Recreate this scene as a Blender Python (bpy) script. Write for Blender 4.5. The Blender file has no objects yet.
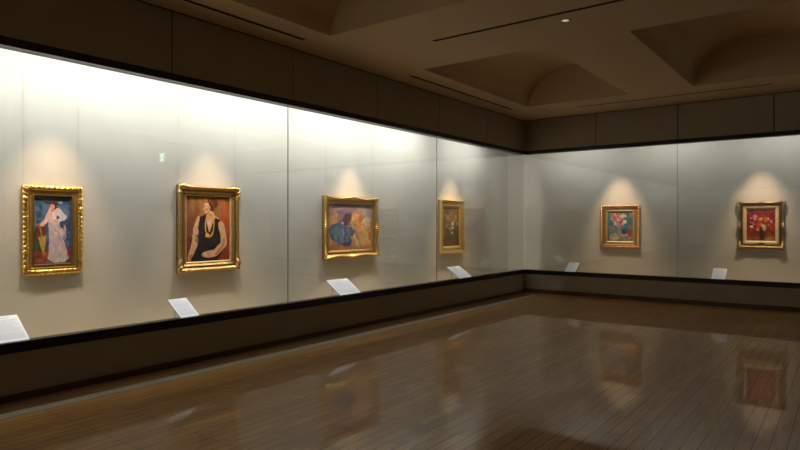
import bpy, math, random
import numpy as np
from mathutils import Vector, Matrix

S = bpy.context.scene
C = S.collection
PI = math.pi

# ------------------------------------------------------------------ materials
def new_mat(name):
    m = bpy.data.materials.new(name); m.use_nodes = True
    nt = m.node_tree
    return m, nt, nt.nodes['Principled BSDF']

def lin(c):
    return tuple(((x/255)/12.92 if x/255 <= .04045 else ((x/255+.055)/1.055)**2.4) for x in c)

def simple(name, col, rough=.6, metal=0, noise=0, nscale=20, bump=0, bscale=200, spec=.5, coat=0):
    m, nt, p = new_mat(name)
    p.inputs['Base Color'].default_value = (*col, 1)
    p.inputs['Roughness'].default_value = rough
    p.inputs['Metallic'].default_value = metal
    p.inputs['Specular IOR Level'].default_value = spec
    p.inputs['Coat Weight'].default_value = coat
    tc = nt.nodes.new('ShaderNodeTexCoord')
    if noise:
        n = nt.nodes.new('ShaderNodeTexNoise'); n.inputs['Scale'].default_value = nscale
        n.inputs['Detail'].default_value = 4
        nt.links.new(tc.outputs['Object'], n.inputs['Vector'])
        r = nt.nodes.new('ShaderNodeValToRGB')
        r.color_ramp.elements[0].position = .3; r.color_ramp.elements[1].position = .7
        r.color_ramp.elements[0].color = (*[max(0, c*(1-noise)) for c in col], 1)
        r.color_ramp.elements[1].color = (*[min(1, c*(1+noise)) for c in col], 1)
        nt.links.new(n.outputs['Fac'], r.inputs['Fac'])
        nt.links.new(r.outputs['Color'], p.inputs['Base Color'])
    if bump:
        n = nt.nodes.new('ShaderNodeTexNoise'); n.inputs['Scale'].default_value = bscale
        nt.links.new(tc.outputs['Object'], n.inputs['Vector'])
        b = nt.nodes.new('ShaderNodeBump'); b.inputs['Strength'].default_value = bump
        b.inputs['Distance'].default_value = .002
        nt.links.new(n.outputs['Fac'], b.inputs['Height'])
        nt.links.new(b.outputs['Normal'], p.inputs['Normal'])
    return m

def wood_floor(name, along, c1, c2, mortar, width=.095, length=1.1):
    """glossy strip parquet; along='y' or 'x' is the direction the boards run."""
    m, nt, p = new_mat(name)
    tc = nt.nodes.new('ShaderNodeTexCoord')
    mp = nt.nodes.new('ShaderNodeMapping'); mp.vector_type = 'POINT'
    if along == 'y': mp.inputs['Rotation'].default_value = (0, 0, PI/2)
    nt.links.new(tc.outputs['Object'], mp.inputs['Vector'])
    b = nt.nodes.new('ShaderNodeTexBrick')
    b.offset = .37; b.offset_frequency = 2; b.squash = 1
    b.inputs['Scale'].default_value = 1
    b.inputs['Brick Width'].default_value = length
    b.inputs['Row Height'].default_value = width
    b.inputs['Mortar Size'].default_value = .0034
    b.inputs['Mortar Smooth'].default_value = .3
    b.inputs['Color1'].default_value = (*c1, 1); b.inputs['Color2'].default_value = (*c2, 1)
    b.inputs['Mortar'].default_value = (*mortar, 1)
    nt.links.new(mp.outputs['Vector'], b.inputs['Vector'])
    m2 = nt.nodes.new('ShaderNodeMapping'); m2.inputs['Scale'].default_value = (3, 45, 1)
    nt.links.new(mp.outputs['Vector'], m2.inputs['Vector'])
    n = nt.nodes.new('ShaderNodeTexNoise'); n.inputs['Scale'].default_value = 1.0; n.inputs['Detail'].default_value = 6
    nt.links.new(m2.outputs['Vector'], n.inputs['Vector'])
    r = nt.nodes.new('ShaderNodeValToRGB')
    r.color_ramp.elements[0].position = .3; r.color_ramp.elements[0].color = (.66, .62, .58, 1)
    r.color_ramp.elements[1].position = .75; r.color_ramp.elements[1].color = (1.15, 1.12, 1.1, 1)
    nt.links.new(n.outputs['Fac'], r.inputs['Fac'])
    mx = nt.nodes.new('ShaderNodeMix'); mx.data_type = 'RGBA'; mx.blend_type = 'MULTIPLY'
    mx.inputs['Factor'].default_value = 1
    nt.links.new(b.outputs['Color'], mx.inputs['A']); nt.links.new(r.outputs['Color'], mx.inputs['B'])
    nt.links.new(mx.outputs['Result'], p.inputs['Base Color'])
    p.inputs['Roughness'].default_value = .45
    p.inputs['Specular IOR Level'].default_value = .3
    p.inputs['Coat Weight'].default_value = .5
    p.inputs['Coat Roughness'].default_value = .03
    p.inputs['Coat IOR'].default_value = 1.5
    # slight cupping of the boards and worn seams
    m3 = nt.nodes.new('ShaderNodeMapping'); m3.inputs['Scale'].default_value = (.9, 7, 1)
    nt.links.new(mp.outputs['Vector'], m3.inputs['Vector'])
    n2 = nt.nodes.new('ShaderNodeTexNoise'); n2.inputs['Scale'].default_value = 1.0; n2.inputs['Detail'].default_value = 2
    nt.links.new(m3.outputs['Vector'], n2.inputs['Vector'])
    bm = nt.nodes.new('ShaderNodeBump'); bm.inputs['Strength'].default_value = .12; bm.inputs['Distance'].default_value = .001
    nt.links.new(n2.outputs['Fac'], bm.inputs['Height'])
    inv = nt.nodes.new('ShaderNodeMath'); inv.operation = 'SUBTRACT'; inv.inputs[0].default_value = 1
    nt.links.new(b.outputs['Fac'], inv.inputs[1])
    bm2 = nt.nodes.new('ShaderNodeBump'); bm2.inputs['Strength'].default_value = .5; bm2.inputs['Distance'].default_value = .0006
    nt.links.new(inv.outputs['Value'], bm2.inputs['Height'])
    nt.links.new(bm.outputs['Normal'], bm2.inputs['Normal'])
    nt.links.new(bm2.outputs['Normal'], p.inputs['Normal'])
    nt.links.new(bm2.outputs['Normal'], p.inputs['Coat Normal'])
    return m

def glass_mat():
    m = bpy.data.materials.new('case_glass'); m.use_nodes = True
    nt = m.node_tree; nt.nodes.clear()
    out = nt.nodes.new('ShaderNodeOutputMaterial')
    tr = nt.nodes.new('ShaderNodeBsdfTransparent'); tr.inputs['Color'].default_value = (.965, .98, .97, 1)
    gl = nt.nodes.new('ShaderNodeBsdfGlossy'); gl.inputs['Roughness'].default_value = 0
    geo = nt.nodes.new('ShaderNodeNewGeometry')
    mr = nt.nodes.new('ShaderNodeMapRange')
    mr.inputs['To Min'].default_value = 1.6; mr.inputs['To Max'].default_value = 1/1.6
    nt.links.new(geo.outputs['Backfacing'], mr.inputs['Value'])
    fr = nt.nodes.new('ShaderNodeFresnel')
    nt.links.new(mr.outputs['Result'], fr.inputs['IOR'])
    mix = nt.nodes.new('ShaderNodeMixShader')
    nt.links.new(fr.outputs['Fac'], mix.inputs['Fac'])
    nt.links.new(tr.outputs[0], mix.inputs[1]); nt.links.new(gl.outputs[0], mix.inputs[2])
    nt.links.new(mix.outputs[0], out.inputs['Surface'])
    return m

def gold_mat(name, bright, dark, rough=.33, scale=45):
    m, nt, p = new_mat(name)
    tc = nt.nodes.new('ShaderNodeTexCoord')
    n = nt.nodes.new('ShaderNodeTexNoise'); n.inputs['Scale'].default_value = scale; n.inputs['Detail'].default_value = 5
    nt.links.new(tc.outputs['Object'], n.inputs['Vector'])
    at = nt.nodes.new('ShaderNodeAttribute'); at.attribute_name = 'relief_tone'
    ad = nt.nodes.new('ShaderNodeMath'); ad.operation = 'MULTIPLY_ADD'; ad.inputs[1].default_value = .55
    nt.links.new(n.outputs['Fac'], ad.inputs[0]); nt.links.new(at.outputs['Fac'], ad.inputs[2])
    r = nt.nodes.new('ShaderNodeValToRGB')
    r.color_ramp.elements[0].position = .25; r.color_ramp.elements[0].color = (*dark, 1)
    r.color_ramp.elements[1].position = .95; r.color_ramp.elements[1].color = (*bright, 1)
    nt.links.new(ad.outputs['Value'], r.inputs['Fac'])
    nt.links.new(r.outputs['Color'], p.inputs['Base Color'])
    p.inputs['Metallic'].default_value = .85
    p.inputs['Roughness'].default_value = rough
    n3 = nt.nodes.new('ShaderNodeTexNoise'); n3.inputs['Scale'].default_value = 120
    nt.links.new(tc.outputs['Object'], n3.inputs['Vector'])
    b = nt.nodes.new('ShaderNodeBump'); b.inputs['Strength'].default_value = .35; b.inputs['Distance'].default_value = .003
    nt.links.new(n3.outputs['Fac'], b.inputs['Height']); nt.links.new(b.outputs['Normal'], p.inputs['Normal'])
    return m

def paint_mat():
    m, nt, p = new_mat('oil_paint')
    at = nt.nodes.new('ShaderNodeAttribute'); at.attribute_name = 'paint'
    nt.links.new(at.outputs['Color'], p.inputs['Base Color'])
    p.inputs['Roughness'].default_value = .5
    tc = nt.nodes.new('ShaderNodeTexCoord')
    n = nt.nodes.new('ShaderNodeTexNoise'); n.inputs['Scale'].default_value = 90; n.inputs['Detail'].default_value = 3
    nt.links.new(tc.outputs['Object'], n.inputs['Vector'])
    b = nt.nodes.new('ShaderNodeBump'); b.inputs['Strength'].default_value = .4; b.inputs['Distance'].default_value = .002
    nt.links.new(n.outputs['Fac'], b.inputs['Height']); nt.links.new(b.outputs['Normal'], p.inputs['Normal'])
    return m

M = {}
M['fabric'] = simple('wall_cloth', (.60, .565, .48), .95, noise=.03, nscale=3, bump=.5, bscale=420, spec=.1)
M['shelf'] = simple('shelf_cloth', (.56, .46, .29), .95, noise=.04, nscale=3, bump=.5, bscale=420, spec=.1)
M['panel'] = simple('soffit_panel', (.37, .315, .235), .75, noise=.05, nscale=2, bump=.3, bscale=260, spec=.2)
M['ceiling'] = simple('ceiling_paint', (.62, .49, .33), .9, noise=.03, nscale=1.2, spec=.1)
M['black'] = simple('black_rail', (.006, .005, .005), .35)
M['dark'] = simple('dark_gap', (.01, .008, .006), .9)
M['seal'] = simple('joint_seal', (.16, .16, .14), .6)
M['baffle'] = simple('grey_baffle', (.10, .10, .095), .6)
M['skirting'] = simple('skirting_wood', (.09, .05, .022), .35, noise=.2, nscale=6)
M['strip'] = simple('grey_metal_strip', (.29, .26, .20), .6)
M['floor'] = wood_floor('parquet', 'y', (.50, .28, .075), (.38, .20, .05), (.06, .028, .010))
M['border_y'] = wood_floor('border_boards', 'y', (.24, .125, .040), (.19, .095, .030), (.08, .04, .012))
M['border_x'] = wood_floor('border_boards_cross', 'x', (.46, .26, .070), (.37, .20, .052), (.08, .04, .012))
M['glass'] = glass_mat()
M['paint'] = paint_mat()
M['gold'] = gold_mat('bright_gilding', (.95, .58, .14), (.28, .13, .02), .3)
M['gold_warm'] = gold_mat('aged_gilding', (.72, .46, .16), (.10, .05, .014), .38, 26)
M['gold_yellow'] = gold_mat('yellow_gilding', (.86, .54, .15), (.34, .18, .04), .36)
M['gold_plain'] = gold_mat('plain_gilding', (1, .70, .22), (.62, .38, .09), .42)
M['gold_orange'] = gold_mat('orange_gilding', (.85, .48, .17), (.13, .055, .018), .4)
M['gold_antique'] = gold_mat('antique_gilding', (.46, .31, .13), (.055, .034, .013), .42, 30)
M['liner'] = simple('cream_liner', (.62, .49, .27), .7, noise=.06)
M['liner_dark'] = simple('dark_slip', (.10, .05, .02), .5)
M['liner_gold'] = simple('pale_gold_slip', (.55, .40, .17), .45, metal=.4, noise=.1)
M['wire'] = simple('steel_wire', (.55, .53, .49), .4, metal=.6)
M['brass'] = simple('brass_plate', (.85, .62, .25), .25, metal=1)
M['card'] = simple('label_card', (.93, .94, .96), .5)
M['print'] = simple('label_print', (.60, .61, .66), .8)
M['acrylic'] = simple('label_acrylic', (.22, .27, .25), .15)
M['slot'] = simple('slot_grey', (.10, .075, .045), .6)
M['white_metal'] = simple('lamp_trim', (.5, .42, .32), .3)

def emis(name, col, st):
    m, nt, p = new_mat(name)
    p.inputs['Base Color'].default_value = (*col, 1)
    p.inputs['Emission Color'].default_value = (*col, 1); p.inputs['Emission Strength'].default_value = st
    return m
M['lens'] = emis('lamp_lens', (1, .82, .55), .45)
M['sign'] = emis('exit_green', (.05, .75, .35), 3)
M['signw'] = emis('exit_white', (.85, 1, .9), 5)
M['tube'] = emis('lamp_tube', (.95, 1, .95), 2)

# ------------------------------------------------------------------ mesh helpers
class MB:
    def __init__(s): s.v = []; s.f = []
    def box(s, x0, x1, y0, y1, z0, z1):
        b = len(s.v)
        s.v += [(x, y, z) for z in (z0, z1) for y in (y0, y1) for x in (x0, x1)]
        s.f += [tuple(b+i for i in q) for q in ((0,2,3,1),(4,5,7,6),(0,1,5,4),(2,6,7,3),(0,4,6,2),(1,3,7,5))]
        return s
    def quad(s, *p):
        b = len(s.v); s.v += list(p); s.f.append(tuple(range(b, b+len(p)))); return s
    def tube(s, a, b_, r, n=10, cap=True):
        a = Vector(a); b_ = Vector(b_); d = (b_-a).normalized()
        u = d.orthogonal().normalized(); w = d.cross(u); k = len(s.v)
        for p in (a, b_):
            for i in range(n):
                t = 2*PI*i/n; s.v.append(tuple(p+r*(math.cos(t)*u+math.sin(t)*w)))
        for i in range(n):
            j = (i+1) % n; s.f.append((k+i, k+j, k+n+j, k+n+i))
        if cap: s.f += [tuple(k+i for i in reversed(range(n))), tuple(k+n+i for i in range(n))]
        return s
    def lathe(s, prof, n=32, c=(0,0,0)):
        k = len(s.v)
        for r, z in prof:
            for i in range(n):
                t = 2*PI*i/n; s.v.append((c[0]+r*math.cos(t), c[1]+r*math.sin(t), c[2]+z))
        for a in range(len(prof)-1):
            for i in range(n):
                j = (i+1) % n; s.f.append((k+a*n+i, k+a*n+j, k+(a+1)*n+j, k+(a+1)*n+i))
        return s
    def build(s, name, mat, parent=None, bevel=0, smooth=False):
        me = bpy.data.meshes.new(name); me.from_pydata(s.v, [], s.f); me.update()
        me.materials.append(mat)
        if smooth:
            for p in me.polygons: p.use_smooth = True
        o = bpy.data.objects.new(name, me); C.objects.link(o)
        if parent: o.parent = parent
        if bevel:
            md = o.modifiers.new('bevel', 'BEVEL'); md.width = bevel; md.segments = 2; md.limit_method = 'ANGLE'
        return o

def tag(o, label=None, cat=None, group=None, kind=None):
    if label: o['label'] = label
    if cat: o['category'] = cat
    if group: o['group'] = group
    if kind: o['kind'] = kind
    return o
def empty(name, loc, rz=0):
    o = bpy.data.objects.new(name, None); C.objects.link(o)
    o.location = loc; o.rotation_euler = (0, 0, rz); o.empty_display_size = .1
    return o
def struct(o): o['kind'] = 'structure'; return o

# ------------------------------------------------------------------ room
CH = 3.717; W = 9.1; L = 18.4; D = .8
RL = .49; SH = .30; GT = 2.985; RT = 3.06      # shelf top, glass top, top of the upper rail

# ceiling: a grid with holes for coffers and slots
coffers = [(.73, 2.60, -4.92, -1.42), (3.62, 5.49, -4.92, -1.42), (6.51, 8.38, -4.92, -1.42),
           (.73, 2.60, -10.36, -6.86), (3.62, 5.49, -10.36, -6.86), (6.51, 8.38, -10.36, -6.86),
           (.73, 2.60, -15.8, -12.3), (3.62, 5.49, -15.8, -12.3), (6.51, 8.38, -15.8, -12.3)]
slots = [(.34, .40, -10.2, -6.93, 'dark slot diffuser in the ceiling along the left wall, nearer the camera', 'slot diffusers along the left soffit'),
         (.34, .40, -4.74, -1.35, 'dark slot diffuser in the ceiling beside the corner coffer, along the left wall', 'slot diffusers along the left soffit'),
         (1.48, 4.66, -.86, -.80, 'long dark slot diffuser in the ceiling along the right wall', None),
         (1.59, 4.9, -5.985, -5.925, 'long dark lighting slot crossing the ceiling between the coffers', None)]
holes = coffers + [s[:4] for s in slots]
xs = sorted({0, W} | {h[0] for h in holes} | {h[1] for h in holes})
ys = sorted({0, -L} | {h[2] for h in holes} | {h[3] for h in holes})
mb = MB()
for i in range(len(xs)-1):
    for j in range(len(ys)-1):
        cx, cy = (xs[i]+xs[i+1])/2, (ys[j]+ys[j+1])/2
        if any(h[0] < cx < h[1] and h[2] < cy < h[3] for h in holes): continue
        mb.quad((xs[i], ys[j], CH), (xs[i], ys[j+1], CH), (xs[i+1], ys[j+1], CH), (xs[i+1], ys[j], CH))
N = 28
for x0, x1, y0, y1 in coffers:        # barrel vaults with lunettes at both ends
    c, a, h = (x0+x1)/2, (x1-x0)/2, .67
    arc = [(c-a*math.cos(PI*k/N), CH+h*math.sin(PI*k/N)) for k in range(N+1)]
    for k in range(N):
        (xa, za), (xb, zb) = arc[k], arc[k+1]
        mb.quad((xa, y0, za), (xa, y1, za), (xb, y1, zb), (xb, y0, zb))
    mb.quad(*[(x, y1, z) for x, z in arc]); mb.quad(*[(x, y0, z) for x, z in reversed(arc)])
# upper slab that closes the void over the ceiling
mb.box(-.9, W+.1, -L-.9, .9, 4.5, 4.6)
struct(mb.build('ceiling', M['ceiling']))

for x0, x1, y0, y1, lab, grp in slots:
    r = empty('slot_diffuser', ((x0+x1)/2, (y0+y1)/2, CH))
    tag(r, lab, 'ceiling slot', grp)
    hx, hy = (x1-x0)/2-.001, (y1-y0)/2-.001
    MB().box(-hx, hx, -hy, hy, .055, .06).box(-hx, -hx+.004, -hy, hy, .0, .055).box(hx-.004, hx, -hy, hy, 0, .055)\
        .box(-hx, hx, -hy, -hy+.004, 0, .055).box(-hx, hx, hy-.004, hy, 0, .055).build('channel', M['slot'], r)
    if hx < hy: f = MB().box(-.006, .006, -hy, hy, .012, .03)
    else: f = MB().box(-hx, hx, -.006, .006, .012, .03)
    f.build('blade', M['dark'], r)

h = empty('access_panel', (.64, -.86, CH-.004)); tag(h, 'flush square access panel in the ceiling at the room corner', 'access panel')
MB().box(-.24, .24, -.30, .30, 0, .003).build('panel', M['ceiling'], h, .001)
MB().box(-.25, -.242, -.31, .31, 0, .003).box(.242, .25, -.31, .31, 0, .003).box(-.242, .242, -.31, -.302, 0, .003).box(-.242, .242, .302, .31, 0, .003).build('rim', M['slot'], h)

d = empty('downlight', (3.17, -5.72, CH)); tag(d, 'small round recessed downlight beside the long ceiling slot', 'downlight')
MB().lathe([(.036, -.006), (.05, -.008), (.06, -.004), (.062, 0)]).build('trim_ring', M['white_metal'], d, smooth=True)
MB().lathe([(.0001, -.001), (.034, -.003), (.036, -.006)]).build('lens', M['lens'], d, smooth=True)

# floor: main parquet, border boards and the grey strip between them
B0, B1 = .34, .475
struct(MB().box(B1, W, -L+B1, -B1, -.05, 0).build('floor', M['floor']))
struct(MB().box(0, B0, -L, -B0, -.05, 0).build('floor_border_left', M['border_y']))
struct(MB().box(0, W, -B0, 0, -.05, 0).build('floor_border_right', M['border_x']))
struct(MB().box(B0, W, -L, -L+B0, -.05, 0).build('floor_border_back', M['border_x']))
struct(MB().box(B0, B1, -L+B0, -B0, -.05, .002).build('trim_1', M['strip']))
struct(MB().box(B1, W, -B1, -B0, -.05, .002).build('trim_2', M['border_x']))  # same strip as trim_1; the weaker light on this side is put into its brown
struct(MB().box(B1, W, -L+B0, -L+B1, -.05, .002).build('trim_3', M['border_x']))
struct(MB().box(0, .012, -L, 0, 0, .055).build('baseboard_left', M['skirting']))
struct(MB().box(.012, W, -.012, 0, 0, .085).build('baseboard_right', M['skirting']))

def soffit(axis, joints, length):
    """lower wall and panelled soffit; u runs along the wall, the face lies at 0"""
    m = MB(); g = .008
    def bx(u0, u1, d0, d1, z0, z1):   # d is depth behind the face
        if axis == 'left': m.box(-d1, -d0, -u1, -u0, z0, z1)
        elif axis == 'right': m.box(u0, u1, d0, d1, z0, z1)
        else: m.box(u0, u1, -L-d1, -L-d0, z0, z1)
    e = [0]+joints+[length]
    for a, b in zip(e, e[1:]):
        bx(a+(g if a else 0), b-g, 0, .02, RT, CH-.012)
    bx(0, length, 0, .10, 0, .40)
    return m, bx
for axis, j, ln in (('left', [1.67+1.70*k for k in range(10)], L), ('right', [1.556+1.532*k for k in range(5)], W), ('back', [1.53*k for k in range(1, 6)], W)):
    m, bx = soffit(axis, j, ln)
    struct(m.build('wall_'+axis, M['panel']))
    m, bx = soffit(axis, [], ln); m.v = []; m.f = []
    bx(0, ln, .022, .10, RT, CH+.05)
    struct(m.build('wall_%s_backing' % axis, M['dark']))
struct(MB().box(W, W+.1, -L-.9, .9, 0, CH).build('wall_side', M['panel']))

# ------------------------------------------------------------------ display cases
def display_case(axis, length, panes, label, u_back0, u_shelf0):
    if axis == 'left': r = empty('display_case', (0, 0, 0)); T = lambda u0,u1,d0,d1,z0,z1: (-d1,-d0,-u1,-u0,z0,z1)
    elif axis == 'right': r = empty('display_case', (0, 0, 0)); T = lambda u0,u1,d0,d1,z0,z1: (u0,u1,d0,d1,z0,z1)
    else: r = empty('display_case', (0, -L, 0)); T = lambda u0,u1,d0,d1,z0,z1: (u0,u1,-d1,-d0,z0,z1)
    tag(r, label, 'display case')
    P = lambda name, mat, *bs, **k: [None, [m_.box(*T(*b)) for m_ in [MB()] for b in bs][-1].build(name, mat, r, **k)][1]
    P('back_panel', M['fabric'], (u_back0, length, D, D+.1, 0, 3.45))
    P('shelf', M['shelf'], (u_shelf0, length, .10, D, .28, SH))
    cv = MB(); n = 12; R_ = .06
    prof = [(D-.001, SH+R_)]+[(D-R_+R_*math.cos(PI/2*k/n), SH+R_-R_*math.sin(PI/2*k/n)) for k in range(1, n)]+[(D-R_, SH+.0005)]
    for (da, za), (db, zb) in zip(prof, prof[1:]):
        pts = []
        for u, dd, z in ((None, da, za), (length, da, za), (length, db, zb), (None, db, zb)):
            if u is None: u = -dd if axis in ('left', 'right') else 0
            pts.append({'left': (-dd, -u, z), 'right': (u, dd, z), 'back': (u, -dd, z)}[axis])
        cv.quad(*pts)
    cv.build('cloth_cove', M['shelf'], r, smooth=True)
    P('lower_rail', M['black'], (0, length, -.012, .10, .402, RL), bevel=.003)
    P('upper_rail', M['black'], (0, length, -.012, .045, GT, RT), bevel=.003)
    P('light_baffle', M['baffle'], (0, length, .047, .115, GT, GT+.02))
    P('case_top', M['fabric'], (u_shelf0, length, .10, D, 3.35, 3.40))
    for a, b in zip(panes, panes[1:]):
        g = MB().box(*T(a+.003, b-.003, .012, .024, RL-.004, GT+.006)).build('glass_pane', M['glass'], r)
    for a in panes[1:-1]:
        MB().box(*T(a-.0029, a+.0029, .0125, .0235, RL, GT)).build('joint_seal', M['seal'], r)
    return r
display_case('left', L, [0, 3.43, 6.84, 10.26, 13.68, 18.4], 'long glass-fronted wall display case on the left with white-lit cloth back', -D, 0)
display_case('right', W, [.012, 3.08, 6.15, 9.1], 'dim glass-fronted wall display case on the right holding two flower paintings', -D, -D)
display_case('back', W, [0, 3.05, 6.1, 9.1], 'glass-fronted wall display case behind the viewer, facing the right-hand case', -D, -D)
struct(MB().box(-D-.1, 0, -L-D-.1, -L-D, 0, 3.45).build('wall_case_end', M['fabric']))

# ------------------------------------------------------------------ framed paintings
def vnoise(U, V, n, seed):
    rs = np.random.RandomState(seed); g = rs.rand(n+2, n+2)*2-1
    x = np.clip(U, 0, .9999)*n; y = np.clip(V, 0, .9999)*n
    i = x.astype(int); j = y.astype(int); fx = x-i; fy = y-j
    fx = fx*fx*(3-2*fx); fy = fy*fy*(3-2*fy)
    return (g[j, i]*(1-fx)+g[j, i+1]*fx)*(1-fy)+(g[j+1, i]*(1-fx)+g[j+1, i+1]*fx)*fy

def in_poly(U, V, pts):
    r = np.zeros(U.shape, bool); n = len(pts)
    for k in range(n):
        (xa, ya), (xb, yb) = pts[k], pts[(k+1) % n]
        if ya == yb: continue
        c = ((ya > V) != (yb > V)) & (U < (xb-xa)*(V-ya)/(yb-ya)+xa)
        r ^= c
    return r

def make_canvas(name, w, h, layers, seed, parent, y, z0):
    gain = {7: (.84, .84, .86), 11: (.92, 1.12, .9), 5: (.92, 1, 1)}.get(seed, (1, 1, 1))
    nx, ny = int(w/.0048), int(h/.0048)
    u = np.linspace(0, 1, nx); v = np.linspace(0, 1, ny)
    U, V = np.meshgrid(u, v)
    wob = .006
    Uw = U+wob*vnoise(U, V, 14, seed)+.003*vnoise(U, V, 40, seed+1)
    Vw = V+wob*vnoise(U, V, 14, seed+2)+.003*vnoise(U, V, 40, seed+3)
    col = np.zeros((ny, nx, 3)); rnd = random.Random(seed)
    k = seed*10
    for ly in layers:
        k += 1; kind = ly[0]
        if kind == 'bg': mask = np.ones(U.shape, bool); c = ly[1]; j = ly[2] if len(ly) > 2 else .12
        elif kind == 'ell':
            _, cx, cy, rx, ry, rot, c = ly[:7]; j = ly[7] if len(ly) > 7 else .12
            a = math.radians(rot); dx = Uw-cx; dy = (Vw-cy)*h/w
            X = dx*math.cos(a)+dy*math.sin(a); Y = -dx*math.sin(a)+dy*math.cos(a)
            mask = (X/rx)**2+(Y/(ry*h/w))**2 < 1
        elif kind == 'ring':
            _, cx, cy, rx, ry, t, c = ly[:7]; j = .2
            rr = np.sqrt(((Uw-cx)/rx)**2+((Vw-cy)/ry)**2); mask = np.abs(rr-1) < t
        elif kind == 'poly': mask = in_poly(Uw, Vw, ly[1]); c = ly[2]; j = ly[3] if len(ly) > 3 else .12
        elif kind == 'line':
            _, pts, wd, c = ly[:4]; j = .05; mask = np.zeros(U.shape, bool)
            for (xa, ya), (xb, yb) in zip(pts, pts[1:]):
                ax, ay, bx_, by = xa, ya*h/w, xb, yb*h/w
                dx, dy = bx_-ax, by-ay; q = np.clip(((Uw-ax)*dx+(Vw*h/w-ay)*dy)/(dx*dx+dy*dy+1e-9), 0, 1)
                mask |= (Uw-ax-q*dx)**2+(Vw*h/w-ay-q*dy)**2 < wd*wd
        elif kind == 'strokes':      # many short brush strokes in a box
            _, n, (ua, ub, va, vb), cols, size, asp, rot = ly
            for _i in range(n):
                cx, cy = rnd.uniform(ua, ub), rnd.uniform(va, vb); a = math.radians(rot+rnd.uniform(-35, 35))
                s = size*rnd.uniform(.5, 1.4); dx = Uw-cx; dy = (Vw-cy)*h/w
                X = dx*math.cos(a)+dy*math.sin(a); Y = -dx*math.sin(a)+dy*math.cos(a)
                mk = (X/(s*asp))**2+(Y/s)**2 < 1
                cc = np.array(lin(cols[rnd.randrange(len(cols))]))
                col[mk] = col[mk]*.35+cc*.65
            continue
        base = np.array(lin(c))
        jj = 1+j*2*(vnoise(U, V, 22, k)+.6*vnoise(U, V, 9, k+50))[..., None]
        tint = 1+.12*np.stack([vnoise(U, V, 16, k+3), vnoise(U, V, 16, k+4), vnoise(U, V, 16, k+5)], -1)
        full = np.clip(base*jj*tint, 0, 1)
        col[mask] = full[mask]
    # mesh: grid facing -Y with a little relief plus a back
    X = (U-.5)*w; Z = z0+(1-V)*h; Y = y-.0012*np.abs(vnoise(U, V, 30, seed+9))
    verts = np.stack([X, Y, Z], -1).reshape(-1, 3)
    idx = np.arange(nx*ny).reshape(ny, nx)
    faces = np.stack([idx[:-1, :-1], idx[1:, :-1], idx[1:, 1:], idx[:-1, 1:]], -1).reshape(-1, 4).tolist()
    me = bpy.data.meshes.new(name); me.from_pydata(verts.tolist(), [], faces); me.update()
    col = np.clip(col*np.array(gain), 0, 1)
    ca = me.color_attributes.new('paint', 'FLOAT_COLOR', 'POINT')
    ca.data.foreach_set('color', np.concatenate([col.reshape(-1, 3), np.ones((nx*ny, 1))], 1).astype(np.float32).ravel())
    me.materials.append(M['paint'])
    o = bpy.data.objects.new(name, me); C.objects.link(o); o.parent = parent
    md = o.modifiers.new('thick', 'SOLIDIFY'); md.thickness = .012; md.offset = -1
    return o

def sweep_frame(name, w, h, prof, mat, parent, disp=None, z0=0, relief_tone=None):
    """mitred moulding round a rectangle (outer size w x h), local -Y is the front.
       prof = [(inset, depth)], disp(side, s, slen, k, inset, depth)->(d_inset, d_depth)"""
    V = []; F = []; Wr = []
    corners = [(-w/2, 0), (w/2, 0), (w/2, h), (-w/2, h)]      # bottom, right, top, left, anticlockwise from the front
    dirs = [(1, 0), (0, 1), (-1, 0), (0, -1)]; inn = [(0, 1), (-1, 0), (0, -1), (1, 0)]
    m = len(prof)
    for s in range(4):
        ln = w if s % 2 == 0 else h; n = max(8, int(ln/.007))
        cx, cz = corners[s]; dx, dz = dirs[s]; ix, iz = inn[s]; b = len(V)
        for i in range(n+1):
            t = i/n
            for k, (ins, dep) in enumerate(prof):
                di, dd = disp(s, t*ln, ln, k, ins, dep) if disp else (0, 0)
                if i in (0, n): pass
                I = ins+di
                pos = ins+t*(ln-2*ins)
                # outline displacement fades into the mitre the same way from both sides
                V.append((cx+dx*pos+ix*I, -(dep+dd), z0+cz+dz*pos+iz*I)) if i not in (0, n) else \
                    V.append((cx+dx*pos+ix*I - (dx*(-di) if i == 0 else dx*di)*-1*0 + (dx*di if i == 0 else -dx*di), -(dep+dd),
                              z0+cz+dz*pos+iz*I+(dz*di if i == 0 else -dz*di)))
                Wr.append((relief_tone[k] if relief_tone else .45)+min(.35, max(-.35, dd*42)))  # gilding tone per profile step, brighter on raised carving, darker in gaps
        for i in range(n):
            for k in range(m-1):
                a = b+i*m+k; F.append((a, a+m, a+m+1, a+1))
        # back face closing the moulding
        for i in range(n): F.append((b+i*m+m-1, b+(i+1)*m+m-1, b+(i+1)*m, b+i*m))
    me = bpy.data.meshes.new(name); me.from_pydata(V, [], F); me.update()
    for p in me.polygons: p.use_smooth = True
    at = me.attributes.new('relief_tone', 'FLOAT', 'POINT'); at.data.foreach_set('value', Wr)
    me.materials.append(mat)
    o = bpy.data.objects.new(name, me); C.objects.link(o); o.parent = parent
    return o

def bump_at(s, c, w_): return math.exp(-((s-c)/w_)**2)

def liner(name, w, h, width, dep0, dep1, mat, parent, z0):
    return sweep_frame(name, w, h, [(0, dep0-.01), (0, dep0), (width*.3, dep0-.001), (width, dep1), (width, dep1-.008)], mat, parent, z0=z0)

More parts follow.
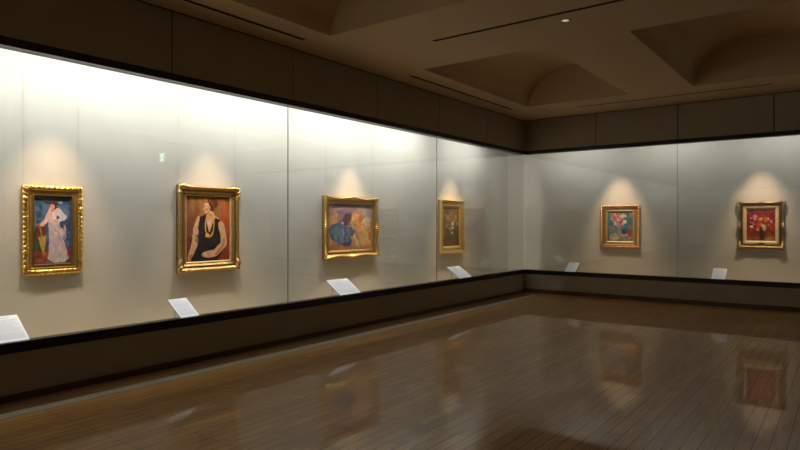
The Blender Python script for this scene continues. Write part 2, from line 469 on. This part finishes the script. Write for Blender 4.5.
def painting(loc, rz, w, h, mould, prof, mat, disp, layers, seed, label, wires, lin_=None, plate=False, relief_tone=None, slip=None):
    r = empty('framed_painting', loc, rz)
    tag(r, label, 'framed painting', None)
    P = [(a*mould, b) for a, b in prof]
    sweep_frame('frame', w, h, P, mat, r, disp, relief_tone=relief_tone)
    cw, chh, z0, dep = w-2*mould, h-2*mould, mould, prof[-2][1]
    if lin_:
        liner('liner', cw+.004, chh+.004, lin_[0], dep+.004, dep-.008, lin_[1], r, z0-.002)
        cw -= 2*lin_[0]-.004; chh -= 2*lin_[0]-.004; z0 += lin_[0]-.002; dep -= .012
    make_canvas('canvas', cw+.006, chh+.006, layers, seed, r, -(dep-.006), z0-.003)
    if plate:
        MB().box(-.05, .05, -(prof[-2][1]+.012), -(prof[-2][1]+.006), mould+.006, mould+.024).build('name_plate', M['brass'], r)
    for x in wires:
        MB().tube((x, -.006, h-.03), (x, -.006, 3.30-loc[2]), .0012, 6).build('hanging_wire', M['wire'], r)
    return r

# mouldings: (fraction of the width from outside, depth in front of the wall)
PA = [(0, .0), (0, .045), (.05, .062), (.18, .075), (.34, .078), (.46, .066), (.54, .052), (.62, .056), (.72, .052), (.8, .040), (.88, .052), (1, .050), (1, .012)]
def hsh(i, q=0): return (math.sin(i*127.1+q*311.7)*43758.5453) % 1
def dA(s, t, ln, k, ins, dep):       # irregular running leaves on the outer roll
    if k in (0, 12): return (0, 0)
    p = ln/round(ln/.050); i = math.floor(t/p); ph = math.sin(PI*(t/p-i))
    r = .45+.75*hsh(i, s)
    if k in (1, 2): return (-.006*ph*r, .004*ph)
    if k == 3: return (0, .022*ph*r-.012)
    if k == 4: return (0, .018*abs(math.sin(PI*(t/p+.45)))*r-.008)
    if k in (6, 7): return (0, .004*math.sin(2*PI*t/.018))
    return (0, 0)
PA = [(a, b*.62 if b > .012 else b) for a, b in PA]
PB = [(0, .0), (0, .04), (.05, .070), (.16, .084), (.28, .080), (.40, .058), (.52, .046), (.62, .050), (.68, .058), (.74, .050), (.80, .040), (1, .034), (1, .012)]
def dB(s, t, ln, k, ins, dep):       # carved foliage at corners and edge middles
    if k in (0, 12): return (0, 0)
    e = min(t, ln-t); c = max(bump_at(e, .06, .09), .0)
    rip = math.sin(2*PI*t/.046)*math.sin(2*PI*t/.031+1)
    if k in (1, 2, 3): return (-.012*c*(1+.8*rip), .012*c*(1+rip)*(k > 1))
    if k in (4, 5): return (0, .016*c*(1+rip))
    return (0, 0)
PC = [(0, .0), (0, .05), (.04, .078), (.12, .086), (.22, .080), (.34, .056), (.5, .042), (.66, .038), (.76, .046), (.82, .040), (.9, .034), (1, .030), (1, .012)]
def dC(s, t, ln, k, ins, dep):       # swept rails: full corners and middles, hollow between
    if k in (0, 12): return (0, 0)
    e = min(t, ln-t); m = abs(t-ln/2)
    cc = bump_at(e, 0, .10); mm = bump_at(m, 0, .075)
    sw = .5-.5*math.cos(2*PI*2*t/ln)
    rip = .5+.5*math.cos(2*PI*(m if m < e else e)/.036)
    if k == 1: return (.016*sw-.012*mm, 0)
    if k in (2, 3): return (.018*sw-.012*mm-.004*cc, .014*(cc+mm)*(.5+rip*.5)-.008*sw)
    if k in (4, 5): return (.012*sw, .018*(cc+mm)*rip)
    return (0, 0)
PD = [(0, .0), (0, .07), (.03, .080), (.16, .080), (.22, .072), (.30, .070), (.55, .046), (.62, .046), (.66, .052), (.74, .052), (.80, .044), (1, .030), (1, .012)]
def dD(s, t, ln, k, ins, dep): return (0, 0)
PE = [(0, .0), (0, .05), (.05, .066), (.2, .074), (.36, .068), (.42, .054), (.50, .052), (.56, .060), (.62, .052), (.70, .044), (.85, .040), (1, .036), (1, .012)]
def dE(s, t, ln, k, ins, dep):       # square carved beads
    if k in (0, 12): return (0, 0)
    ph = math.sin(2*PI*t/(ln/round(ln/.060))); q = max(-1, min(1, ph*2.2))
    if k in (1, 2): return (-.003-.004*q, 0)
    if k in (3, 4): return (0, .012*q)
    if k in (5, 6): return (0, -.004*q)
    return (0, 0)
PE = [(a, b*.62 if b > .012 else b) for a, b in PE]
PF = [(0, .0), (0, .045), (.06, .066), (.2, .078), (.38, .070), (.52, .048), (.66, .040), (.78, .042), (.86, .050), (.93, .046), (.97, .040), (1, .036), (1, .012)]
def dF(s, t, ln, k, ins, dep):       # rococo: ears at the corners, shell in the middle
    if k in (0, 12): return (0, 0)
    e = min(t, ln-t); m = abs(t-ln/2)
    cc = bump_at(e, .03, .075); mm = bump_at(m, 0, .06)
    rip = .5+.5*math.cos(2*PI*(m if m < e*1.2 else e)/.030)
    if k == 1: return (-.024*cc-.014*mm+.005, 0)
    if k in (2, 3): return (-.024*cc*(.7+.3*rip)-.014*mm+.005, .022*(cc+mm)*rip)
    if k in (4, 5): return (0, .020*(cc+mm)*rip-.004)
    if k in (8, 9): return (0, .003*math.sin(2*PI*t/.02))
    return (0, 0)

PF = [(a, b*.66 if b > .012 else b) for a, b in PF]
PB = [(a, b*.85 if b > .012 else b) for a, b in PB]
# ---- canvases (u to the right, v downwards) -------------------------------
skin = (216, 164, 122); sk2 = (186, 126, 88)
art1 = [('bg', (72, 98, 128), .2),
        ('strokes', 110, (0, 1, 0, .55), [(84, 112, 142), (54, 78, 112), (104, 124, 140), (60, 86, 106), (38, 58, 88)], .045, 2.2, 60),
        ('strokes', 40, (.55, 1, .3, .8), [(36, 52, 84), (56, 66, 96), (70, 66, 84)], .05, 2, 70),
        ('poly', [(0, .72), (1, .78), (1, 1), (0, 1)], (132, 58, 40)),
        ('strokes', 50, (0, 1, .8, 1), [(150, 66, 44), (112, 48, 38), (164, 88, 60), (98, 60, 60)], .04, 2.5, 5),
        ('poly', [(0, .5), (.22, .5), (.3, .78), (0, .82)], (56, 74, 44)),
        ('strokes', 18, (0, .28, .6, .8), [(70, 92, 50), (44, 60, 42)], .04, 2, 80),
        ('poly', [(.04, .42), (.28, .41), (.32, .6), (.06, .64)], (112, 52, 38)),
        ('line', [(.06, .42), (.3, .40)], .022, (168, 112, 70)),
        ('poly', [(.38, .37), (.66, .37), (.74, .55), (.84, .75), (.93, .93), (.62, .985), (.36, .93), (.40, .7)], (196, 172, 172)),
        ('strokes', 60, (.42, .84, .45, .93), [(214, 190, 176), (176, 158, 176), (220, 170, 150), (160, 156, 184), (206, 196, 190)], .022, 4, 80),
        ('poly', [(.34, .9), (.93, .92), (.80, .985), (.5, .985)], (186, 196, 180)),
        ('poly', [(.40, .17), (.64, .18), (.70, .28), (.66, .40), (.40, .40), (.38, .3)], (222, 190, 188)),
        ('line', [(.64, .21), (.80, .31), (.62, .365)], .065, (206, 198, 204)),
        ('line', [(.42, .22), (.32, .36), (.22, .42)], .055, (232, 182, 172)),
        ('line', [(.60, .37), (.55, .375)], .035, skin),
        ('line', [(.15, .43), (.22, .60)], .016, (160, 132, 60)),
        ('poly', [(.12, .60), (.34, .58), (.29, .72), (.27, .87), (.24, .87), (.17, .73)], (176, 146, 62)),
        ('ell', .51, .145, .095, .060, 0, (58, 36, 34)), ('ell', .485, .158, .062, .042, 0, (216, 142, 116)),
        ('ell', .51, .098, .27, .026, 4, (62, 46, 48)), ('ell', .50, .080, .12, .030, 0, (78, 54, 52)), ('ell', .70, .092, .06, .018, 20, (172, 168, 176)),
        ('ell', .49, .205, .05, .024, 0, (226, 120, 120)), ('poly', [(.60, .27), (.68, .31), (.61, .345)], (46, 62, 96))]
art2 = [('bg', (128, 80, 40), .12),
        ('strokes', 90, (0, 1, 0, .5), [(156, 100, 48), (132, 80, 42), (160, 112, 56), (122, 88, 50), (144, 78, 40)], .05, 3, 90),
        ('strokes', 30, (.0, .4, .35, .62), [(150, 56, 36), (128, 62, 40), (116, 84, 50)], .05, 2, 90),
        ('poly', [(0, .62), (.3, .6), (.3, 1), (0, 1)], (116, 52, 38)),
        ('poly', [(.72, .62), (1, .56), (1, 1), (.66, 1)], (150, 50, 34)),
        ('ell', .95, .585, .09, .06, 0, (206, 160, 48)), ('ell', .90, .74, .12, .2, 15, (168, 56, 38)), ('ell', .82, .86, .10, .07, 0, (120, 62, 34)),
        ('strokes', 24, (.8, 1, .1, .55), [(168, 72, 40), (190, 98, 50)], .05, 2, 80),
        # hair behind, neck, chest
        ('poly', [(.49, .20), (.62, .20), (.64, .29), (.74, .34), (.64, .54), (.46, .56), (.42, .30), (.50, .27)], skin),
        ('line', [(.30, .36), (.22, .52), (.20, .72), (.10, .95)], .068, skin),
        ('poly', [(.06, .9), (.16, .88), (.12, 1), (.05, 1)], sk2),
        ('poly', [(.30, .32), (.44, .285), (.46, .42), (.52, .56), (.60, .42), (.66, .33), (.78, .38), (.82, .48), (.76, .56), (.82, .74), (.80, .90), (.70, 1), (.10, 1), (.20, .84), (.30, .66), (.28, .46)], (34, 24, 30), .3),
        ('strokes', 34, (.24, .72, .5, .98), [(24, 18, 24), (52, 38, 44), (40, 30, 40)], .035, 2.5, 60),
        ('line', [(.80, .44), (.86, .62), (.87, .74), (.66, .88), (.50, .90)], .070, skin),
        ('line', [(.86, .66), (.85, .76), (.68, .90)], .026, sk2),
        ('poly', [(.36, .87), (.46, .85), (.56, .87), (.54, .94), (.38, .93)], (214, 160, 122)),
        ('line', [(.40, .92), (.36, .90)], .02, sk2),
        ('ell', .56, .12, .155, .105, 12, (84, 38, 18), .05), ('ell', .49, .055, .10, .04, -10, (176, 100, 40)), ('ell', .60, .09, .05, .04, 0, (140, 70, 30)),
        ('strokes', 9, (.50, .68, .05, .2), [(130, 66, 28), (86, 40, 20), (150, 80, 34)], .025, 2.5, 60),
        ('poly', [(.41, .10), (.50, .10), (.55, .17), (.54, .24), (.46, .265), (.405, .25), (.40, .225), (.375, .205), (.40, .17)], (226, 176, 136)), ('poly', [(.49, .16), (.55, .17), (.54, .25), (.47, .265)], (196, 136, 98)),
        ('ell', .41, .222, .02, .008, 0, (176, 64, 48)), ('ell', .425, .155, .02, .006, 0, (60, 34, 28)), ('ell', .45, .20, .03, .02, 0, (214, 128, 100)),
        
        ('ring', .53, .45, .10, .17, .12, (206, 146, 44)), ('ell', .47, .6, .04, .03, 0, (222, 164, 58)),
        ('poly', [(.40, .99), (.60, .985), (.60, 1), (.40, 1)], (60, 40, 30))]
art3 = [('bg', (186, 128, 76), .12),
        ('poly', [(0, 0), (1, 0), (1, .2), (.6, .14), (0, .22)], (112, 92, 120)),
        ('strokes', 120, (0, 1, 0, .3), [(128, 104, 134), (150, 116, 110), (104, 90, 130), (176, 130, 96), (140, 118, 140), (190, 160, 130)], .035, 3, 5),
        ('strokes', 120, (0, 1, .25, 1), [(200, 142, 84), (172, 110, 70), (206, 158, 102), (160, 112, 92), (186, 120, 66)], .035, 3, -10),
        ('strokes', 40, (.7, 1, .05, .4), [(176, 168, 150), (150, 140, 150), (196, 160, 120), (130, 140, 120)], .035, 2, 50),
        ('ell', .20, .62, .19, .19, 15, (70, 96, 122)), ('ell', .12, .66, .10, .13, 0, (92, 126, 130)), ('ell', .30, .50, .10, .17, -25, (90, 92, 134)),
        ('ell', .38, .78, .13, .14, 0, (62, 72, 112)), ('ell', .50, .60, .13, .09, 20, (74, 96, 130)),
        ('line', [(.30, .42), (.34, .62), (.30, .80)], .028, (176, 176, 186)), ('line', [(.26, .56), (.24, .8)], .02, (120, 136, 160)),
        ('strokes', 34, (.06, .5, .5, .9), [(60, 80, 118), (96, 120, 150), (56, 66, 104), (110, 130, 140)], .022, 3, 70),
        ('ell', .42, .33, .10, .13, 15, (98, 66, 48)), ('ell', .42, .25, .08, .05, 0, (84, 82, 96)), ('ell', .49, .42, .05, .06, 0, (176, 106, 70)),
        ('ell', .64, .32, .10, .12, 0, (222, 158, 98)), ('ell', .74, .30, .06, .07, 0, (196, 108, 66)), ('ell', .56, .25, .05, .10, 20, (226, 170, 116)),
        ('ell', .74, .52, .14, .14, 0, (206, 160, 92)), ('ell', .86, .42, .10, .14, 30, (196, 176, 138)),
        ('ell', .70, .74, .16, .14, 10, (196, 164, 92)), ('ell', .60, .85, .10, .08, 0, (168, 142, 96)), ('ell', .90, .8, .03, .03, 0, (84, 60, 84)), ('ell', .92, .66, .03, .03, 0, (84, 70, 90)),
        ('strokes', 60, (.52, .95, .4, .9), [(220, 176, 96), (206, 130, 84), (180, 160, 110), (226, 190, 128), (160, 130, 104)], .024, 2.5, 60)]
art4 = [('bg', (110, 78, 46), .15),
        ('strokes', 110, (0, 1, 0, 1), [(124, 88, 52), (98, 68, 42), (136, 96, 54), (104, 62, 40), (86, 62, 40)], .06, 2.5, 80),
        ('strokes', 36, (0, 1, .75, 1), [(96, 60, 34), (84, 52, 34), (116, 76, 44)], .06, 3, 5),
        ('ell', .45, .70, .26, .14, 0, (62, 54, 36)), ('ell', .45, .52, .30, .16, 0, (70, 66, 42)),
        ('strokes', 50, (.2, .75, .35, .8), [(56, 56, 36), (84, 84, 50), (50, 44, 34), (110, 84, 50)], .05, 1.8, 60),
        ('ell', .28, .26, .16, .07, 20, (168, 104, 78)), ('ell', .14, .36, .10, .05, 0, (134, 84, 62)), ('ell', .50, .18, .07, .04, 0, (140, 102, 66)),
        ('ell', .58, .42, .08, .05, 0, (206, 170, 110)), ('ell', .46, .54, .09, .05, 0, (186, 84, 56)), ('ell', .60, .53, .06, .035, 0, (200, 190, 156)),
        ('ell', .88, .42, .05, .05, 0, (180, 146, 90)), ('ell', .30, .44, .09, .05, 0, (150, 70, 52)), ('ell', .55, .66, .05, .03, 0, (190, 170, 140)),
        ('strokes', 26, (.1, .9, .1, .6), [(180, 112, 82), (160, 124, 80), (126, 60, 46), (190, 160, 120)], .03, 1.5, 50)]
art5 = [('bg', (52, 112, 122), .14),
        ('strokes', 50, (0, 1, 0, .75), [(66, 134, 140), (40, 96, 112), (80, 140, 136)], .05, 2, 90),
        ('poly', [(.10, .06), (.30, .06), (.30, .20), (.10, .20)], (142, 110, 100)), ('poly', [(.86, .04), (1, .04), (1, .2), (.86, .2)], (142, 110, 100)),
        ('poly', [(.08, .5), (.28, .5), (.28, .68), (.08, .68)], (132, 106, 100)), ('poly', [(.82, .46), (.98, .46), (.98, .62), (.82, .62)], (142, 108, 96)),
        ('ell', .52, .88, .44, .20, 0, (176, 164, 130)), ('poly', [(.08, .9), (.97, .9), (.97, 1), (.08, 1)], (120, 104, 84)),
        ('strokes', 44, (.14, .9, .76, .98), [(196, 186, 150), (160, 148, 116), (206, 196, 170), (130, 120, 96)], .04, 2.2, 10),
        ('ell', .66, .68, .11, .09, 0, (44, 50, 112)), ('ell', .90, .76, .10, .10, 30, (186, 56, 40)), ('ell', .80, .68, .07, .05, 0, (150, 54, 50)),
        ('poly', [(.36, .48), (.56, .48), (.54, .60), (.60, .72), (.52, .80), (.38, .80), (.33, .70), (.40, .6)], (140, 144, 132)),
        ('ell', .45, .22, .22, .16, 0, (150, 66, 76)), ('ell', .36, .26, .11, .08, 0, (196, 120, 130)), ('ell', .55, .16, .10, .07, 0, (216, 200, 186)),
        ('ell', .40, .40, .13, .08, 0, (206, 176, 166)), ('ell', .68, .34, .08, .06, 0, (226, 216, 190)), ('ell', .20, .24, .07, .05, 0, (206, 190, 160)),
        ('ell', .52, .30, .10, .09, 0, (132, 28, 56)), ('ell', .56, .42, .08, .06, 0, (120, 24, 44)), ('ell', .70, .14, .06, .05, 0, (200, 190, 160)),
        ('strokes', 40, (.2, .74, .06, .46), [(212, 130, 136), (226, 206, 190), (150, 40, 66), (206, 92, 96), (90, 110, 90)], .035, 1.5, 45)]
art6 = [('bg', (150, 30, 22), .18),
        ('strokes', 70, (0, 1, 0, .9), [(172, 38, 24), (124, 20, 24), (190, 56, 30), (104, 22, 34)], .05, 2.4, 60),
        ('strokes', 24, (0, .4, 0, .7), [(104, 24, 36), (126, 30, 50), (92, 20, 28)], .05, 2, 70),
        ('poly', [(.05, .88), (.5, .84), (1, .84), (1, 1), (0, 1)], (140, 84, 26)), ('ell', .78, .93, .2, .05, 0, (176, 122, 36)),
        ('poly', [(.44, .68), (.66, .68), (.66, .82), (.62, .97), (.50, .97), (.46, .84)], (48, 22, 18)),
        ('ell', .60, .80, .03, .12, 0, (84, 50, 30)),
        ('strokes', 40, (.22, .8, .35, .72), [(48, 62, 36), (74, 84, 44), (60, 30, 24), (30, 40, 30)], .035, 2, 60),
        ('ell', .30, .24, .11, .08, 0, (196, 88, 96)), ('ell', .32, .22, .05, .03, 0, (226, 190, 180)), ('ell', .50, .32, .10, .06, 0, (216, 130, 56)), ('ell', .52, .29, .06, .03, 0, (230, 206, 150)),
        ('ell', .70, .32, .10, .07, 0, (222, 92, 54)), ('ell', .76, .30, .05, .03, 0, (226, 176, 96)), ('ell', .86, .38, .04, .05, 0, (216, 150, 140)),
        ('ell', .46, .48, .12, .08, 0, (216, 50, 30)), ('ell', .62, .58, .06, .10, 0, (206, 176, 96)), ('ell', .18, .55, .06, .04, 0, (214, 200, 170)),
        ('ell', .22, .42, .07, .05, 0, (170, 60, 70)), ('ell', .38, .6, .08, .05, 0, (190, 40, 30)), ('ell', .60, .22, .06, .04, 0, (160, 60, 60)),
        ('strokes', 28, (.12, .86, .18, .66), [(220, 110, 80), (206, 60, 50), (226, 200, 150), (150, 30, 40)], .028, 1.5, 45)]

LX, RY = -D+.002, D-.002
R90 = PI/2
def on_left(y0, y1, z0, z1): return (LX, (y0+y1)/2, z0), R90, y1-y0, z1-z0
def on_right(x0, x1, z0, z1): return ((x0+x1)/2, RY, z0), 0, x1-x0, z1-z0

a = on_left(-9.585, -9.02, .985, 1.872)
painting(*a, .098, PA, M['gold'], dA, art1, 3, 'gold-framed painting of a standing lady in a wide hat and long pale dress', (-.02-.25, .25),
         lin_=(.010, M['liner_dark']), relief_tone=[.2,.45,.6,.7,.7,.5,.2,.5,.6,.4,.35,.3,.2])
a = on_left(-7.91, -7.025, .90, 1.958)
painting(*a, .106, PB, M['gold_warm'], dB, art2, 5, 'gold-framed portrait of a seated woman in a black sleeveless dress with an amber necklace', (-.42, .41),
         lin_=(.022, M['liner_gold']), relief_tone=[.1,.3,.4,.6,.55,.35,.3,.35,.5,.4,.45,.4,.2])
a = on_left(-5.43, -4.145, .945, 1.922)
painting(*a, .125, PC, M['gold_yellow'], dC, art3, 7, 'wide painting of two crouching figures in blue and yellow, in a swept gold frame', (-.56, .56),
         relief_tone=[.2,.4,.6,.7,.55,.35,.3,.3,.5,.4,.35,.3,.2])
a = on_left(-2.20, -1.305, .885, 1.96)
painting(*a, .150, PD, M['gold_plain'], dD, art4, 11, 'brown flower painting in a plain stepped gold frame, nearest the corner on the left wall', (-.38, .38),
         relief_tone=[.5,.6,.75,.75,.4,.4,.4,.5,.6,.6,.4,.4,.2])
a = on_right(1.40, 2.20, .975, 1.875)
painting(*a, .108, PE, M['gold_orange'], dE, art5, 13, 'small flower painting on turquoise ground in a beaded orange-gold frame', (-.27, .33),
         lin_=(.036, M['liner_gold']), relief_tone=[.1,.3,.5,.6,.5,.2,.1,.5,.4,.4,.4,.3,.2])
a = on_right(3.975, 4.715, 1.03, 1.893)
painting(*a, .088, PF, M['gold_antique'], dF, art6, 17, 'flower painting on red ground with cream liner in an ornate dark antique gold frame', (-.30, .30),
         lin_=(.056, M['liner']), plate=True, relief_tone=[.1,.2,.4,.5,.45,.2,.15,.2,.4,.35,.3,.3,.2])

# ------------------------------------------------------------------ caption cards
def make_label(w, sl):
    r = empty('caption_card', (0, 0, 0))
    tilt = math.atan2(.17, .245)
    Rm = Matrix.Rotation(-(PI/2-tilt), 4, 'X')          # a card lying back from the glass
    def P(m_):
        m_.v = [tuple(Rm @ Vector(p)) for p in m_.v]; return m_
    P(MB().box(-w/2, w/2, 0, .004, .004, sl)).build('card', M['card'], r)
    P(MB().box(-w/2-.003, w/2+.003, .004, .009, .004, sl+.002)).build('backing_plate', M['acrylic'], r)
    rnd = random.Random(4); m_ = MB(); z = sl-.03
    m_.box(-w/2+.018, w/2-.075, -.0006, 0, z, z+.008); z -= .022
    while z > .03:
        e = w/2-.018-(rnd.random()*.05 if rnd.random() < .3 else 0)
        x = -w/2+.018
        while x < e:
            q = min(e, x+rnd.uniform(.012, .05)); m_.box(x, q, -.0006, 0, z, z+.0035); x = q+.004
        z -= .0095 if rnd.random() > .15 else .018
    P(m_).build('printed_text', M['print'], r)
    # folded foot under the high end
    y1, z1 = sl*math.cos(tilt)*.72, sl*math.sin(tilt)*.72
    for x in (-w/2+.04, w/2-.04):
        MB().tube((x, y1, -(RL-SH)-.0005), (x, y1, z1-.004), .004, 8).build('support', M['acrylic'], r)
    return r
protos = {.225: make_label(.225, .306), .44: make_label(.44, .335)}; used = set()
labs = [(-10.03, 'L', .44, 'white caption card on the case shelf, cut by the left edge of the view'),
        (-8.23, 'L', .225, 'white upright-format caption card below the portrait in a black dress'),
        (-5.63, 'L', .44, 'wide white caption card below the swept gold frame on the left wall'),
        (-2.43, 'L', .44, 'wide white caption card below the brown flower painting near the corner'),
        (1.01, 'R', .225, 'small white caption card to the left of the turquoise flower painting'),
        (3.76, 'R', .225, 'small white caption card to the left of the red flower painting')]
for p, side, wd, lab in labs:
    proto = protos[wd]
    if wd not in used: o = proto; used.add(wd)
    else:
        o = proto.copy(); C.objects.link(o)
        for ch in list(proto.children):
            c = ch.copy(); C.objects.link(c); c.parent = o
    # the card leans back from the inner edge of the rail on two thin posts
    if side == 'L': o.location = (-.03, p, RL+.0005); o.rotation_euler = (0, 0, R90)
    else: o.location = (p, .03, RL+.0005); o.rotation_euler = (0, 0, 0)
    tag(o, lab, 'caption card', 'caption cards behind the case rail')

# ------------------------------------------------------------------ exit sign on the far side (seen as a reflection)
e = empty('exit_sign', (8.6, -3.26, 3.08)); tag(e, 'green lit exit sign hung from the ceiling on the right side', 'exit sign')
MB().box(-.14, .14, -.03, .03, 0, .26).build('housing', M['white_metal'], e, .004)
MB().box(-.13, .13, -.034, -.031, .01, .25).box(-.13, .13, .031, .034, .01, .25).build('green_panel', M['sign'], e)
mm = MB()
for y0, y1 in ((-.038, -.035), (.035, .038)):
    mm.box(-.04, .06, y0, y1, .03, .22)
mm.build('white_doorway', M['signw'], e)
MB().tube((0, 0, .26), (0, 0, CH-3.08), .008).build('hanger', M['white_metal'], e)

# ------------------------------------------------------------------ lights
def area(name, loc, rot, sx, sy, power, col, spread=PI):
    l = bpy.data.lights.new(name, 'AREA'); l.shape = 'RECTANGLE'; l.size = sx; l.size_y = sy
    l.energy = power; l.color = col; l.spread = spread
    o = bpy.data.objects.new(name, l); C.objects.link(o); o.location = loc; o.rotation_euler = rot
    return o
def spot(name, loc, target, power, col, size, blend=.8, rad=.02):
    l = bpy.data.lights.new(name, 'SPOT'); l.energy = power; l.color = col
    l.spot_size = math.radians(size); l.spot_blend = blend; l.shadow_soft_size = rad
    o = bpy.data.objects.new(name, l); C.objects.link(o); o.location = loc
    o.rotation_euler = (Vector(target)-Vector(loc)).to_track_quat('-Z', 'Y').to_euler()
    return o
cool = (.95, .963, 1); warm = (1, .69, .45)
TILT, PL, PC_, PR, PS = 26, 26, 18, 8.5, 185
def aim(v): return Vector(v).to_track_quat('-Z', 'Y').to_euler()
for k in range(9):
    yy = -3.55-1.75*k
    area('left_tube', (-.20, yy, 3.28), (0, math.radians(TILT), 0), .05, 1.6, PL, cool)
area('corner_tube', (-.20, -1.3, 3.28), (0, math.radians(TILT), 0), .05, 1.6, PC_, cool)
for x in (1.0, 2.9, 4.8, 6.7, 8.4):
    area('right_tube', (x, .20, 3.28), (math.radians(TILT), 0, 0), 1.5, .05, PR, cool)
for x in (2, 5, 8):
    area('rear_tube', (x, -L-.20, 3.28), (math.radians(-TILT), 0, 0), 2.4, .05, PR*1.6, cool)
for yy, pw in ((-9.32, 1), (-7.47, 1), (-4.79, 1.1), (-1.75, 1)):
    spot('picture_spot', (-.17, yy, 3.20), (-.8, yy, .92), pw*PS, warm, 48, 1, .045)
for xx, pw in ((1.8, 1), (4.35, .9)):
    spot('picture_spot', (xx, .17, 3.20), (xx, .8, 1.05), pw*PS, warm, 50, 1, .05)

w = bpy.data.worlds.new('World'); S.world = w; w.use_nodes = True
w.node_tree.nodes['Background'].inputs['Color'].default_value = (.02, .016, .012, 1)
w.node_tree.nodes['Background'].inputs['Strength'].default_value = .3

# ------------------------------------------------------------------ camera
cd = bpy.data.cameras.new('Camera'); cd.sensor_width = 36; cd.lens = 599/800*36
cd.shift_y = -2/800; cd.clip_start = .05
cam = bpy.data.objects.new('Camera', cd); C.objects.link(cam)
cam.location = (5.65, -12.04, 1.5); cam.rotation_euler = (PI/2, 0, math.atan2(.6, .8))
S.camera = cam
S.view_settings.view_transform = 'Standard'; S.view_settings.look = 'None'
S.view_settings.exposure = 0; S.view_settings.gamma = 1
S.view_settings.use_curve_mapping = False
S.cycles.max_bounces = 12; S.cycles.transparent_max_bounces = 24
S.cycles.diffuse_bounces = 5; S.cycles.glossy_bounces = 6
S.cycles.use_denoising = True
S.cycles.sample_clamp_indirect = 4
S.cycles.caustics_reflective = True; S.cycles.caustics_refractive = False
S.cycles.blur_glossy = .5
